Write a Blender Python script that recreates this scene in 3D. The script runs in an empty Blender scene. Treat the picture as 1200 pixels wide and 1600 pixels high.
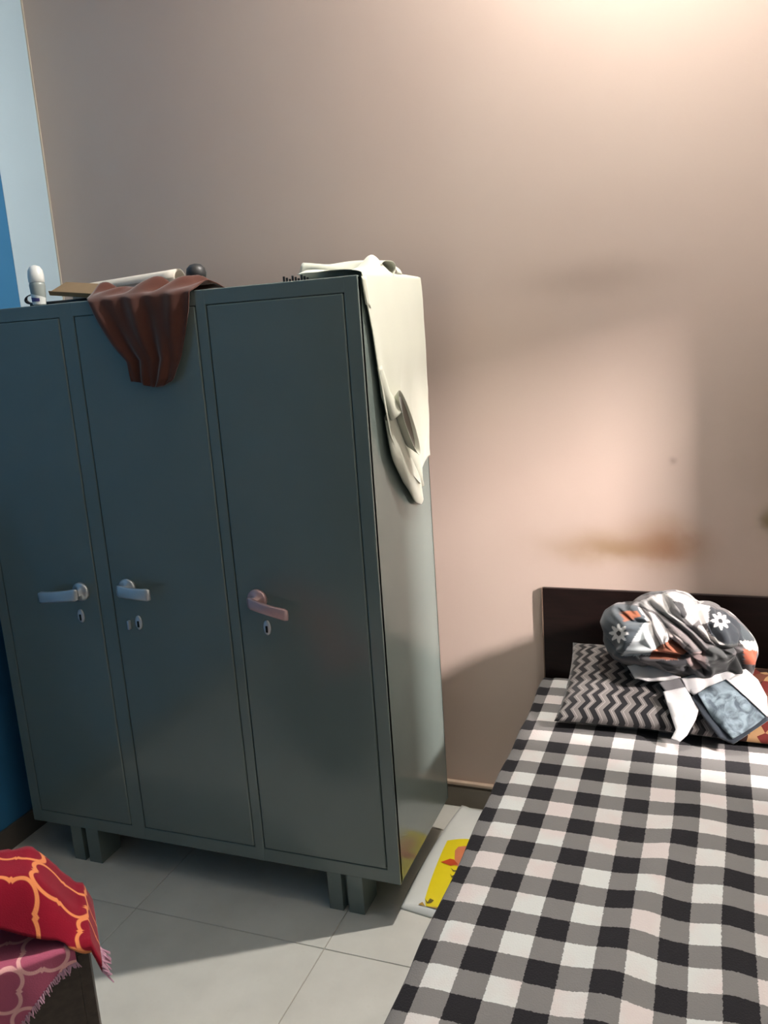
import bpy, bmesh, math, random
from mathutils import Vector, Matrix, noise

S = bpy.context.scene
COL = S.collection
random.seed(7)

# ------------------------------------------------------------------ camera
CAM = Vector((2.2932, -2.6716, 1.6909))
YAW, PITCH, ROLL, FPX = 0.3762, -0.2091, 0.0693, 1333.3
_fw = Vector((-math.sin(YAW), math.cos(YAW), 0)); _rt = Vector((math.cos(YAW), math.sin(YAW), 0)); _up = Vector((0, 0, 1))
CF = _fw * math.cos(PITCH) + _up * math.sin(PITCH)
_u2 = _up * math.cos(PITCH) - _fw * math.sin(PITCH)
CR = _rt * math.cos(ROLL) - _u2 * math.sin(ROLL)
CU = _u2 * math.cos(ROLL) + _rt * math.sin(ROLL)
cd = bpy.data.cameras.new('camera')
cam = bpy.data.objects.new('camera', cd); COL.objects.link(cam)
cam.matrix_world = Matrix(((CR.x, CU.x, -CF.x, CAM.x), (CR.y, CU.y, -CF.y, CAM.y), (CR.z, CU.z, -CF.z, CAM.z), (0, 0, 0, 1)))
cd.sensor_fit = 'VERTICAL'; cd.sensor_height = 36.0; cd.sensor_width = 27.0
cd.lens = FPX / 1600 * 36.0
cd.clip_start = 0.05
S.camera = cam

# ------------------------------------------------------------------ world, exposure
W = bpy.data.worlds.new('world'); S.world = W; W.use_nodes = True
W.node_tree.nodes['Background'].inputs[0].default_value = (0.46, 0.68, 0.85, 1)
W.node_tree.nodes['Background'].inputs[1].default_value = 0.09
S.view_settings.view_transform = 'Standard'; S.view_settings.look = 'None'
S.view_settings.exposure = 0.0; S.view_settings.gamma = 1.0; S.view_settings.use_curve_mapping = False

BULB_POS = (2.15, -0.235, 3.28); BULB_AXIS = (0.0, -0.85, -0.50); BULB_CAP = 40; BULB_POWER = 90.0; BULB_COL = (1.0, 0.95, 0.88)
HALL_RADIANCE = 2700.0; HALL_COL = (1.0, 0.90, 0.86); HALL_POS = (5.0, -1.50, 2.62); DOOR_EDGE = -0.962   # lamp assumed in an unseen next room; added door leaf narrows its light

# ------------------------------------------------------------------ helpers
def lin(c):
    return tuple(((v / 255) / 12.92 if v / 255 <= 0.04045 else ((v / 255 + 0.055) / 1.055) ** 2.4) for v in c) + (1,)

def link(o, parent=None):
    COL.objects.link(o)
    if parent is not None: o.parent = parent
    return o

def tag(o, label=None, cat=None, group=None, kind=None):
    if label: o['label'] = label
    if cat: o['category'] = cat
    if group: o['group'] = group
    if kind: o['kind'] = kind
    return o

def empty(name, loc=(0, 0, 0), rz=0):
    o = bpy.data.objects.new(name, None); COL.objects.link(o)
    o.location = loc; o.rotation_euler = (0, 0, rz); o.empty_display_size = 0.05
    return o

def mesh_obj(name, bm, mat, parent=None, smooth=False):
    me = bpy.data.meshes.new(name); bm.normal_update(); bm.to_mesh(me); bm.free()
    if smooth:
        for p in me.polygons: p.use_smooth = True
    if mat:
        for m in (mat if isinstance(mat, (list, tuple)) else [mat]): me.materials.append(m)
    return link(bpy.data.objects.new(name, me), parent)

def add_box(bm, x0, x1, y0, y1, z0, z1, bev=0.0, seg=2):
    r = bmesh.ops.create_cube(bm, size=1)
    bmesh.ops.scale(bm, vec=(x1 - x0, y1 - y0, z1 - z0), verts=r['verts'])
    bmesh.ops.translate(bm, vec=((x0 + x1) / 2, (y0 + y1) / 2, (z0 + z1) / 2), verts=r['verts'])
    if bev > 0:
        es = list({e for v in r['verts'] for e in v.link_edges})
        bmesh.ops.bevel(bm, geom=es, offset=bev, segments=seg, profile=0.5, affect='EDGES')

def box(name, x0, x1, y0, y1, z0, z1, mat, parent=None, bev=0.0, seg=2):
    bm = bmesh.new(); add_box(bm, x0, x1, y0, y1, z0, z1, bev, seg)
    return mesh_obj(name, bm, mat, parent)

def lathe(bm, prof, n=24, axis='Z', off=(0, 0, 0)):
    rings = []
    for r, h in prof:
        ring = []
        for i in range(n):
            a = 2 * math.pi * i / n
            p = (r * math.cos(a), r * math.sin(a), h)
            if axis == 'Y': p = (p[0], -p[2], p[1])
            if axis == 'X': p = (p[2], p[0], p[1])
            ring.append(bm.verts.new((p[0] + off[0], p[1] + off[1], p[2] + off[2])))
        rings.append(ring)
    for a, b in zip(rings, rings[1:]):
        for i in range(n):
            bm.faces.new((a[i], a[(i + 1) % n], b[(i + 1) % n], b[i]))
    for ring in (rings[0], rings[-1]):
        try: bm.faces.new(ring)
        except ValueError: pass
    bmesh.ops.recalc_face_normals(bm, faces=bm.faces)

def grid(name, fn, nu, nv, mat, parent=None, uvfn=None, thick=0.0, closed_u=False, colfn=None, keep=None):
    """surface from fn(u,v) -> point, u,v in 0..1"""
    vs = []; uvs = []
    cu = nu if closed_u else nu + 1
    for j in range(nv + 1):
        for i in range(cu):
            u, v = i / nu, j / nv
            vs.append(tuple(fn(u, v)))
            uvs.append(uvfn(u, v) if uvfn else (u, v))
    fs = []
    for j in range(nv):
        for i in range(nu):
            if keep and not keep((i + .5) / nu, (j + .5) / nv): continue
            i2 = (i + 1) % cu
            fs.append((j * cu + i, j * cu + i2, (j + 1) * cu + i2, (j + 1) * cu + i))
    me = bpy.data.meshes.new(name); me.from_pydata(vs, [], fs)
    uvl = me.uv_layers.new(name='UVMap')
    for p in me.polygons:
        p.use_smooth = True
        for li in p.loop_indices: uvl.data[li].uv = uvs[me.loops[li].vertex_index]
    if colfn:
        ca = me.color_attributes.new('print', 'FLOAT_COLOR', 'POINT')
        for k, v in enumerate(vs): ca.data[k].color = colfn(Vector(v))
    me.materials.append(mat)
    o = link(bpy.data.objects.new(name, me), parent)
    if thick:
        m = o.modifiers.new('thickness', 'SOLIDIFY'); m.thickness = thick; m.offset = 0
    return o

def lerp_table(tab, x):
    if x <= tab[0][0]: return tab[0][1]
    for (a, b), (c, d) in zip(tab, tab[1:]):
        if x <= c:
            t = (x - a) / (c - a); return b + (d - b) * t
    return tab[-1][1]

def ss(a, b, x):
    t = min(1, max(0, (x - a) / (b - a))); return t * t * (3 - 2 * t)

def fn3(x, y, z, s=1.0):
    return noise.noise(Vector((x * s, y * s, z * s)))

def ray(u, v):
    return CF + CR * ((u - 600) / FPX) - CU * ((v - 800) / FPX)
def on_y(u, v, Y):
    r = ray(u, v); return CAM + r * ((Y - CAM.y) / r.y)
def on_z(u, v, Z):
    r = ray(u, v); return CAM + r * ((Z - CAM.z) / r.z)

# ------------------------------------------------------------------ material helpers
class NT:
    def __init__(self, name):
        self.m = bpy.data.materials.new(name); self.m.use_nodes = True
        self.t = self.m.node_tree; self.b = self.t.nodes['Principled BSDF']
    def n(self, typ, **kw):
        nd = self.t.nodes.new(typ)
        for k, v in kw.items(): setattr(nd, k, v)
        return nd
    def l(self, a, b): self.t.links.new(a, b)
    def val(self, sock, v):
        if hasattr(v, 'is_output'): self.l(v, sock)
        else: sock.default_value = v
    def math(self, op, a, b=0.0, c=None, clamp=False):
        nd = self.n('ShaderNodeMath', operation=op, use_clamp=clamp)
        self.val(nd.inputs[0], a); self.val(nd.inputs[1], b)
        if c is not None: self.val(nd.inputs[2], c)
        return nd.outputs[0]
    def mix(self, f, a, b, blend='MIX'):
        nd = self.n('ShaderNodeMix', data_type='RGBA', blend_type=blend)
        self.val(nd.inputs[0], f); self.val(nd.inputs[6], a); self.val(nd.inputs[7], b)
        return nd.outputs[2]
    def pos(self):
        g = self.n('ShaderNodeNewGeometry'); s = self.n('ShaderNodeSeparateXYZ'); self.l(g.outputs['Position'], s.inputs[0])
        return g.outputs['Position'], s.outputs[0], s.outputs[1], s.outputs[2]
    def uv(self):
        g = self.n('ShaderNodeUVMap'); s = self.n('ShaderNodeSeparateXYZ'); self.l(g.outputs[0], s.inputs[0])
        return g.outputs[0], s.outputs[0], s.outputs[1]
    def noise(self, scale, detail=3, vec=None, rough=0.5):
        nd = self.n('ShaderNodeTexNoise'); nd.inputs['Scale'].default_value = scale
        nd.inputs['Detail'].default_value = detail; nd.inputs['Roughness'].default_value = rough
        if vec is not None: self.l(vec, nd.inputs['Vector'])
        return nd.outputs[0]
    def ramp(self, f, lo, hi):
        nd = self.n('ShaderNodeMapRange'); self.val(nd.inputs[0], f)
        nd.inputs[1].default_value = lo; nd.inputs[2].default_value = hi
        return nd.outputs[0]
    def bump(self, h, strength=0.2, dist=0.01):
        nd = self.n('ShaderNodeBump'); nd.inputs['Strength'].default_value = strength; nd.inputs['Distance'].default_value = dist
        self.l(h, nd.inputs['Height']); self.l(nd.outputs[0], self.b.inputs['Normal'])
    def fin(self, col, rough=0.6, metal=0.0, spec=0.5, sheen=0.0, coat=0.0):
        self.val(self.b.inputs['Base Color'], col); self.val(self.b.inputs['Roughness'], rough)
        self.b.inputs['Metallic'].default_value = metal; self.b.inputs['Specular IOR Level'].default_value = spec
        if sheen: self.b.inputs['Sheen Weight'].default_value = sheen
        if coat: self.b.inputs['Coat Weight'].default_value = coat; self.b.inputs['Coat Roughness'].default_value = 0.1
        return self.m

def plain(name, c, rough=0.6, metal=0.0, spec=0.5, var=0.08, scale=30, bump=0.0, sheen=0.0, coat=0.0):
    N = NT(name); p = N.pos()[0]
    f = N.noise(scale, 4, p)
    a = lin(c); d = tuple(x * (1 - var) for x in a[:3]) + (1,); b = tuple(min(1, x * (1 + var)) for x in a[:3]) + (1,)
    if bump: N.bump(N.noise(scale * 6, 3, p), bump, 0.004)
    return N.fin(N.mix(f, d, b), rough, metal, spec, sheen, coat)

# back wall: pinkish beige paint with soft stains, and light falloff painted at right
def wall_back_mat():
    N = NT('paint_beige_stained'); P, x, y, z = N.pos()
    base = N.mix(N.ramp(N.noise(1.3, 4, P), 0.3, 0.7), lin((206, 184, 172)), lin((212, 192, 180)))
    wob = N.math('MULTIPLY', N.math('SUBTRACT', N.noise(9, 3, P), 0.5), 0.10)
    xx = N.math('ADD', x, wob); zz = N.math('ADD', z, N.math('MULTIPLY', wob, 0.6))
    def blob(col, cx, cz, sx, sz, k, c):
        dx = N.math('DIVIDE', N.math('SUBTRACT', xx, cx), sx); dz = N.math('DIVIDE', N.math('SUBTRACT', zz, cz), sz)
        d = N.math('ADD', N.math('MULTIPLY', dx, dx), N.math('MULTIPLY', dz, dz))
        e = N.math('MULTIPLY', N.math('POWER', 2.718, N.math('MULTIPLY', d, -1.0)), k)
        return N.mix(e, col, lin(c))
    c = blob(base, 2.02, 0.975, 0.20, 0.045, 0.80, (160, 130, 96))
    c = blob(c, 2.17, 0.985, 0.09, 0.06, 0.75, (156, 110, 80))
    c = blob(c, 2.13, 1.05, 0.10, 0.04, 0.30, (170, 138, 110))
    c = blob(c, 1.95, 1.80, 0.20, 0.05, 0.28, (128, 110, 98))
    c = blob(c, 2.55, 1.25, 0.22, 0.40, 0.55, (140, 122, 104))  # grimy brown that also paints the wall's dimmer light at right
    c = blob(c, 2.465, 1.076, 0.032, 0.036, 0.85, (112, 98, 66))
    c = blob(c, 2.18, 1.25, 0.014, 0.010, 0.45, (140, 115, 105))
    N.bump(N.noise(140, 3, P), 0.05, 0.003)
    return N.fin(c, 0.55, spec=0.25)

M = {}
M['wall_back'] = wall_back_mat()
M['blue'] = plain('paint_deep_blue', (58, 122, 170), 0.5, spec=0.3, var=0.04, scale=4)
M['pale_blue'] = plain('paint_pale_blue', (186, 210, 226), 0.55, spec=0.3, var=0.03, scale=4)
M['white_paint'] = plain('paint_white', (225, 222, 215), 0.7, spec=0.2, var=0.02, scale=4)
M['cream_edge'] = plain('paint_cream', (222, 208, 190), 0.7, var=0.03)
M['grout'] = plain('grout_grey', (160, 155, 145), 0.9, var=0.1)
M['skirting'] = plain('skirting_tile', (118, 108, 94), 0.35, var=0.06, scale=12)
M['skirting_cap'] = plain('skirting_cap', (190, 168, 148), 0.5, var=0.05)
M['skirting_blue'] = plain('skirting_dark', (92, 86, 80), 0.4, var=0.06)

def tile_mat():
    N = NT('floor_tile_cream'); P, x, y, z = N.pos()
    c = N.mix(N.ramp(N.noise(5, 6, P, 0.6), 0.3, 0.7), lin((198, 196, 188)), lin((212, 210, 202)))
    c = N.mix(N.math('MULTIPLY', N.ramp(N.noise(40, 3, P), 0.64, 0.85), 0.35), c, lin((180, 174, 162)))
    return N.fin(c, N.ramp(N.noise(8, 3, P), -1.0, 2.6), spec=0.45)
M['tile'] = tile_mat()

def steel_mat():
    N = NT('grey_enamelled_steel'); P, x, y, z = N.pos()
    c = N.mix(N.ramp(N.noise(3, 4, P), 0.3, 0.7), lin((108, 120, 116)), lin((115, 126, 122)))
    N.bump(N.noise(6, 2, P), 0.015, 0.02)
    return N.fin(c, N.math('ADD', 0.13, N.math('MULTIPLY', N.noise(12, 3, P), 0.08)), spec=0.6)
M['steel'] = steel_mat()
M['gap'] = plain('dark_gap', (14, 16, 16), 0.9, var=0.0)
M['chrome'] = plain('brushed_handle', (205, 208, 212), 0.28, metal=0.55, var=0.05)
M['chrome_pink_reflection'] = plain('handle_pink_reflection', (205, 170, 170), 0.3, metal=0.4, var=0.05)  # handle metal with the pink light it reflects put into its colour
M['black'] = plain('black_plastic', (20, 20, 23), 0.4, var=0.1)
M['charcoal'] = plain('charcoal_plastic', (52, 52, 54), 0.45, var=0.15, scale=60)
M['white_pl'] = plain('white_plastic', (232, 234, 232), 0.3, var=0.02)
M['clear_pl'] = plain('grey_translucent_plastic', (150, 158, 156), 0.25, var=0.05)
M['purple'] = plain('purple_print', (80, 74, 132), 0.4, var=0.1)
M['paper'] = plain('white_chart_paper', (222, 214, 202), 0.8, var=0.04)
M['cardboard'] = plain('brown_cardboard', (134, 112, 84), 0.85, var=0.1)
M['wood_dark'] = None
def wood(name, c1, c2, rough, ax=0):
    N = NT(name); P, x, y, z = N.pos()
    mp = N.n('ShaderNodeMapping'); N.l(P, mp.inputs[0]); mp.inputs['Scale'].default_value = (1.5, 12, 12) if ax == 0 else (12, 12, 1.5)
    f = N.noise(6, 6, mp.outputs[0], 0.6)
    return N.fin(N.mix(N.ramp(f, 0.35, 0.65), lin(c1), lin(c2)), rough, spec=0.25)
M['headwood'] = wood('espresso_wood', (24, 15, 14), (33, 21, 19), 0.4)
M['edge_shadow'] = plain('headboard_edge_shadow', (128, 104, 88), 0.5)  # brown of the headboard's shadow on the wall, given as a colour
M['benchwood'] = wood('dark_brown_laminate', (62, 52, 46), (74, 63, 56), 0.5)
M['mattress'] = plain('mattress_ticking', (180, 175, 168), 0.9)

def cloth(name, c, rough=0.9, var=0.10, sheen=0.3, weave=500):
    N = NT(name); P = N.pos()[0]
    a = lin(c)
    f = N.noise(14, 4, P)
    col = N.mix(f, tuple(v * (1 - var) for v in a[:3]) + (1,), tuple(min(1, v * (1 + var)) for v in a[:3]) + (1,))
    N.bump(N.noise(weave, 2, P), 0.25, 0.001)
    return N.fin(col, rough, spec=0.2, sheen=sheen)
M['brown_cloth'] = cloth('rust_brown_cotton', (84, 46, 35), var=0.25)
M['white_cloth'] = cloth('cream_cotton', (198, 199, 184), var=0.03)
M['cuff_shade'] = cloth('cuff_shade_cloth', (104, 96, 86), var=0.1)  # brown-grey stands for the shade inside the open cuff
M['white_fold'] = cloth('white_cotton', (182, 181, 181), var=0.04)

# chequered blanket, pattern in metres through the UV map
def blanket_mat():
    N = NT('chequered_fleece'); U, u, v = N.uv(); P = N.pos()[0]
    wob = N.math('MULTIPLY', N.math('SUBTRACT', N.noise(260, 2, P), 0.5), 0.006)
    px, py = 0.1155, 0.1205
    fu = N.math('FRACT', N.math('DIVIDE', N.math('ADD', N.math('SUBTRACT', u, 1.842 - px / 4 - px * 40), wob), px))
    fv = N.math('FRACT', N.math('DIVIDE', N.math('ADD', N.math('SUBTRACT', v, -0.45 - py / 4 - py * 40), wob), py))
    wu = N.math('LESS_THAN', fu, 0.50); wv = N.math('LESS_THAN', fv, 0.50)
    s = N.math('MULTIPLY', N.math('ADD', wu, wv), 0.5)
    g = N.mix(N.math('GREATER_THAN', s, 0.25), lin((27, 26, 30)), lin((110, 108, 107)))
    tint = N.mix(N.ramp(N.noise(7, 3, P), 0.42, 0.58), lin((188, 190, 188)), lin((189, 180, 178)))
    c = N.mix(N.math('GREATER_THAN', s, 0.75), g, tint)
    fz = N.noise(700, 3, P); c = N.mix(N.math('MULTIPLY', fz, 0.05), c, lin((150, 146, 144)))
    N.bump(N.noise(320, 4, P), 0.5, 0.003)
    return N.fin(c, 0.95, spec=0.05, sheen=0.05)
M['blanket'] = blanket_mat()

# zigzag pillow
def zigzag_mat():
    N = NT('zigzag_print_cotton'); U, u, v = N.uv(); P = N.pos()[0]
    tri = N.math('PINGPONG', N.math('ADD', v, 10.0), 0.0205)
    s = N.math('ADD', u, N.math('MULTIPLY', tri, 0.85))
    s = N.math('SUBTRACT', s, N.math('MULTIPLY', v, 0.10))
    p = 0.070
    f = N.math('FRACT', N.math('DIVIDE', N.math('ADD', s, 7.0), p))
    # black | narrow grey | black | wide grey with dark hairline
    def band(a, b): return N.math('MULTIPLY', N.math('GREATER_THAN', f, a), N.math('LESS_THAN', f, b))
    k1 = band(0.22, 0.44); k2 = band(0.68, 1.0)
    h1 = band(0.31, 0.345); h2 = band(0.775, 0.81)
    c = N.mix(N.math('ADD', k1, k2, clamp=True), lin((22, 21, 24)), lin((108, 103, 101)))
    c = N.mix(N.math('MULTIPLY', N.math('ADD', h1, h2, clamp=True), 0.75), c, lin((150, 144, 141)))
    N.bump(N.noise(500, 2, P), 0.2, 0.001)
    return N.fin(c, 0.85, spec=0.2, sheen=0.2)
M['zigzag'] = zigzag_mat()

def brown_print_mat():
    N = NT('brown_abstract_print'); P = N.pos()[0]
    vo = N.n('ShaderNodeTexVoronoi'); vo.inputs['Scale'].default_value = 26; N.l(P, vo.inputs['Vector'])
    sp = N.n('ShaderNodeSeparateColor'); N.l(vo.outputs['Color'], sp.inputs[0])
    c = N.mix(N.math('GREATER_THAN', sp.outputs[0], 0.45), lin((44, 26, 22)), lin((98, 58, 44)))
    c = N.mix(N.math('GREATER_THAN', sp.outputs[1], 0.72), c, lin((150, 118, 84)))
    c = N.mix(N.math('GREATER_THAN', sp.outputs[2], 0.80), c, lin((96, 36, 32)))
    return N.fin(c, 0.85, spec=0.2)
M['brown_print'] = brown_print_mat()

def print_attr_mat():
    N = NT('patchwork_floral_print'); P = N.pos()[0]
    a = N.n('ShaderNodeVertexColor', layer_name='print')
    c = N.mix(N.math('MULTIPLY', N.noise(60, 4, P), 0.22), a.outputs[0], lin((90, 88, 90)))
    N.bump(N.noise(90, 3, P), 0.15, 0.003)
    return N.fin(c, 0.8, spec=0.2, sheen=0.15)
M['patchwork'] = print_attr_mat()

def paisley_mat():
    N = NT('slate_paisley_print'); P = N.pos()[0]
    w = N.n('ShaderNodeTexNoise'); w.inputs['Scale'].default_value = 30; w.inputs['Detail'].default_value = 4; w.inputs['Distortion'].default_value = 1.6
    N.l(P, w.inputs['Vector'])
    c = N.mix(N.ramp(w.outputs[0], 0.36, 0.64), lin((72, 82, 90)), lin((122, 136, 144)))
    return N.fin(c, 0.8, spec=0.2)
M['paisley'] = paisley_mat()
M['slate_edge'] = cloth('slate_border', (40, 46, 54))
M['grey_cloth'] = cloth('grey_cotton', (98, 96, 98))

# red velvet with an orange quatrefoil trellis
def trellis_mat(name, r1, r2, lc):
    N = NT(name); U, u, v = N.uv(); P = N.pos()[0]
    cell = 0.118
    def frac(a, o): return N.math('ABSOLUTE', N.math('SUBTRACT', N.math('FRACT', N.math('ADD', N.math('DIVIDE', a, cell), o)), 0.5))
    ax, ay = frac(u, 20.0), frac(v, 20.0)
    def circ(cx, cy, r):
        dx = N.math('SUBTRACT', ax, cx); dy = N.math('SUBTRACT', ay, cy)
        return N.math('SUBTRACT', N.math('SQRT', N.math('ADD', N.math('MULTIPLY', dx, dx), N.math('MULTIPLY', dy, dy))), r)
    d = N.math('MINIMUM', circ(0.24, 0.0, 0.235), circ(0.0, 0.24, 0.235))
    sq = N.math('SUBTRACT', N.math('MAXIMUM', ax, ay), 0.27)
    d = N.math('MINIMUM', d, sq)
    line = N.ramp(N.math('ABSOLUTE', d), 0.040, 0.026)
    red = N.mix(N.noise(20, 4, P), lin(r1), lin(r2))
    c = N.mix(line, red, lin(lc))
    N.bump(N.noise(400, 3, P), 0.4, 0.002)
    return N.fin(c, 0.85, spec=0.1, sheen=0.15)
M['trellis'] = trellis_mat('red_trellis_velvet', (122, 12, 34), (140, 16, 40), (222, 134, 84))
M['trellis_faded'] = trellis_mat('mauve_trellis_velvet', (176, 86, 112), (186, 96, 122), (240, 180, 178))
M['fringe'] = cloth('mauve_fringe', (196, 150, 170))
M['bag_white'] = plain('white_woven_plastic', (226, 228, 224), 0.45, var=0.04, scale=20)
M['bag_yellow'] = plain('yellow_print', (236, 214, 30), 0.45, var=0.04)
M['bag_orange'] = plain('orange_print', (214, 128, 88), 0.5, var=0.1)
M['bag_red'] = plain('red_print', (196, 72, 32), 0.5, var=0.1)
M['bag_ink'] = plain('olive_ink', (104, 92, 30), 0.5, var=0.1)
M['bag_brown'] = plain('tan_print_edge', (178, 140, 60), 0.5, var=0.1)

def emit_mat(name, col, strength):
    m = bpy.data.materials.new(name); m.use_nodes = True; t = m.node_tree
    for n in list(t.nodes): t.nodes.remove(n)
    o = t.nodes.new('ShaderNodeOutputMaterial'); e = t.nodes.new('ShaderNodeEmission')
    e.inputs[0].default_value = (*col, 1); e.inputs[1].default_value = strength
    t.links.new(e.outputs[0], o.inputs[0]); return m

# ------------------------------------------------------------------ room shell
RX, RY, RZ = 3.6, -3.5, 3.50
def struct(o, label): return tag(o, label, kind='structure')
fl = struct(box('floor', -0.1, RX + 0.1, RY, 0.1, -0.10, -0.003, M['grout']), 'floor bed under cream tiles')
PT = 0.641; X0, Y0 = 0.003, -0.168
xs = [0.003, 0.003 + 0.641, 0.003 + 0.641 * 2, 0.003 + 0.641 * 3, 0.003 + 0.641 * 4, 0.003 + 0.641 * 5, RX]
ys = [0.0, -0.168, -0.809, -1.45, -2.091, -2.732, RY]
for i in range(len(xs) - 1):
    for j in range(len(ys) - 1):
        x0, x1 = xs[i] + 0.0012, xs[i + 1] - 0.0012; y1, y0 = ys[j] - 0.0012, ys[j + 1] + 0.0012
        box('tile', x0, x1, y0, y1, -0.010, 0.0, M['tile'], fl, bev=0.0012, seg=1)
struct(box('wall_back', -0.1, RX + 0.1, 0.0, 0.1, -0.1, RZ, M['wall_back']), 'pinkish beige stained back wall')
struct(box('wall_left', -0.1, 0.0, RY, -0.221, -0.1, RZ, M['blue']), 'deep blue left wall')
struct(box('wall_left_return', -0.1, 0.0015, -0.221, 0.0, -0.1, RZ, M['pale_blue']), 'pale blue strip of wall in the corner')
struct(box('trim_1', 0.0015, 0.008, -0.003, 0.0, 0.08, RZ, M['cream_edge']), 'thin cream paint edge in the corner')
struct(box('ceiling', -0.1, RX + 0.1, RY, 0.1, RZ, RZ + 0.1, M['white_paint']), 'white ceiling')
bm = bmesh.new()
DY0, DY1, DZ, WT = -0.86, -1.55, 2.11, 0.05  # added opening in the unseen wall, sized to bound the lamp beam
add_box(bm, RX, RX + WT, DY0, 0.1, -0.1, RZ); add_box(bm, RX, RX + WT, RY, DY1, -0.1, RZ); add_box(bm, RX, RX + WT, DY1, DY0, DZ, RZ)
struct(mesh_obj('wall_right', bm, M['white_paint']), 'right wall with an added doorway sized to shape the hall light')
dr = struct(box('added_door_leaf', RX + 0.008, RX + 0.043, DY1, DOOR_EDGE, 0.005, DZ, M['benchwood'], None, 0.002), 'unseen dark door leaf added to narrow the hall light')  # added leaf, cuts the lamp beam down to a slit
box('added_leaf_handle', RX - 0.022, RX + 0.008, DOOR_EDGE - 0.07, DOOR_EDGE - 0.05, 0.95, 1.10, M['chrome'], dr, 0.004)
bm = bmesh.new()
add_box(bm, 0.0, RX, -0.010, 0.0, 0.0, 0.068); add_box(bm, 0.0, RX, -0.013, 0.0, 0.068, 0.078, 0.002)
sk = struct(mesh_obj('baseboard_back', bm, M['skirting']), 'dull brown skirting along the back wall')
box('cap_strip', 0.0, RX, -0.018, 0.0, 0.088, 0.100, M['skirting_cap'], sk, bev=0.003)
box('neck_strip', 0.0, RX, -0.008, 0.0, 0.078, 0.088, M['skirting'], sk)
struct(box('baseboard_left', 0.0, 0.012, RY, 0.0, 0.0, 0.085, M['skirting_blue'], None, bev=0.003), 'dark skirting along the blue wall')

# ------------------------------------------------------------------ lamps of the place
def bulb_lamp():
    # LED bulb in a slanting batten holder: it throws light forward and down, its opaque base shades the wall behind
    t = empty('wall_lamp', BULB_POS); tag(t, 'frosted bulb in a slanting wall holder high above the bed', 'lamp')
    d = -BULB_POS[1]
    ax = Vector(BULB_AXIS).normalized(); q = ax.to_track_quat('Z', 'Y')
    def along(name, prof, mat):
        bm = bmesh.new(); lathe(bm, prof, 28); bmesh.ops.transform(bm, matrix=q.to_matrix().to_4x4(), verts=bm.verts)
        return mesh_obj(name, bm, mat, t, True)
    r = 0.040; al = math.radians(BULB_CAP)
    em = emit_mat('glowing_bulb', BULB_COL, BULB_POWER / (math.pi * r * r))
    z0 = r * math.cos(al)
    along('bulb', [(r * math.sin(al * k / 10) + 1e-4, r * math.cos(al * k / 10) - z0) for k in range(10, -1, -1)], em)
    along('bulb_base', [(r * math.sin(al) + 0.002, 0.001), (r * math.sin(al) + 0.003, -0.004), (0.030, -0.035), (0.016, -0.055), (0.014, -0.07)], M['white_pl'])
    along('holder', [(0.020, -0.062), (0.021, -0.09), (0.021, -0.115)], M['black'])
    e = ax * -0.11; bm = bmesh.new()
    add_box(bm, -0.012, 0.012, e.y - 0.01, d, e.z - 0.012, e.z + 0.012, 0.004); mesh_obj('bracket', bm, M['white_pl'], t)
    bm = bmesh.new(); lathe(bm, [(0.045, 0.0), (0.045, 0.014), (0.03, 0.022)], 24, 'Y', (0, d, e.z)); mesh_obj('wall_plate', bm, M['white_pl'], t, True)
bulb_lamp()
def hall_lamp():
    t = empty('hall_lamp', HALL_POS); tag(t, 'frosted panel lamp glowing in the next room beyond the added door leaf', 'lamp')
    t.rotation_euler = (0, 0, math.atan2(HALL_POS[1], HALL_POS[0] - 1.8))
    box('housing', 0.02, 0.05, -0.24, 0.24, -0.19, 0.19, M['white_pl'], t, bev=0.006)
    box('tube', 0.0, 0.02, -0.22, 0.22, -0.17, 0.17, emit_mat('glowing_tube', HALL_COL, HALL_RADIANCE), t)
hall_lamp()

# ------------------------------------------------------------------ steel cupboard
CX1, CW, CD, CG, CH, CL = 1.4658, 1.3469, 0.4847, 0.164, 1.83, 0.124
CX0 = CX1 - CW; CYF = -CG - CD; CYB = -CG
cup = empty('steel_cupboard', ((CX0 + CX1) / 2, (CYF + CYB) / 2, 0))
tag(cup, 'tall grey enamelled steel cupboard with three doors', 'cupboard')
def local(o, parent):
    o.parent = parent; o.matrix_parent_inverse = Matrix.Translation(-Vector(parent.location)); return o
def cbox(name, *a, mat=None, bev=0.0, parent=cup, seg=2):
    return local(box(name, *a, mat, None, bev, seg), parent)
T = 0.012
bm = bmesh.new()
add_box(bm, CX0, CX0 + T, CYF + 0.002, CYB, CL, CH, 0.004); add_box(bm, CX1 - T, CX1, CYF + 0.002, CYB, CL, CH, 0.004)
add_box(bm, CX0, CX1, CYB - T, CYB, CL, CH, 0.003); add_box(bm, CX0 + .001, CX1 - .001, CYF + 0.002, CYB, CH - T, CH, 0.004); add_box(bm, CX0 + .001, CX1 - .001, CYF + 0.002, CYB, CL, CL + T, 0.004)
local(mesh_obj('body', bm, M['steel']), cup)
DOORS = [(0.158, 0.534), (0.585, 0.992), (1.024, 1.427)]
DZ0, DZ1 = 0.168, 1.790
bm = bmesh.new()
for a, b in ((CX0, DOORS[0][0]), (DOORS[0][1], DOORS[1][0]), (DOORS[1][1], DOORS[2][0]), (DOORS[2][1], CX1)):
    add_box(bm, a, b, CYF, CYF + 0.02, CL, CH, 0.0025)
add_box(bm, CX0 + .0005, CX1 - .0005, CYF + .0003, CYF + 0.02, DZ1, CH - .0005, 0.0025); add_box(bm, CX0 + .0005, CX1 - .0005, CYF + .0003, CYF + 0.02, CL + .0005, DZ0, 0.0025)
local(mesh_obj('front_frame', bm, M['steel']), cup)
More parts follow.
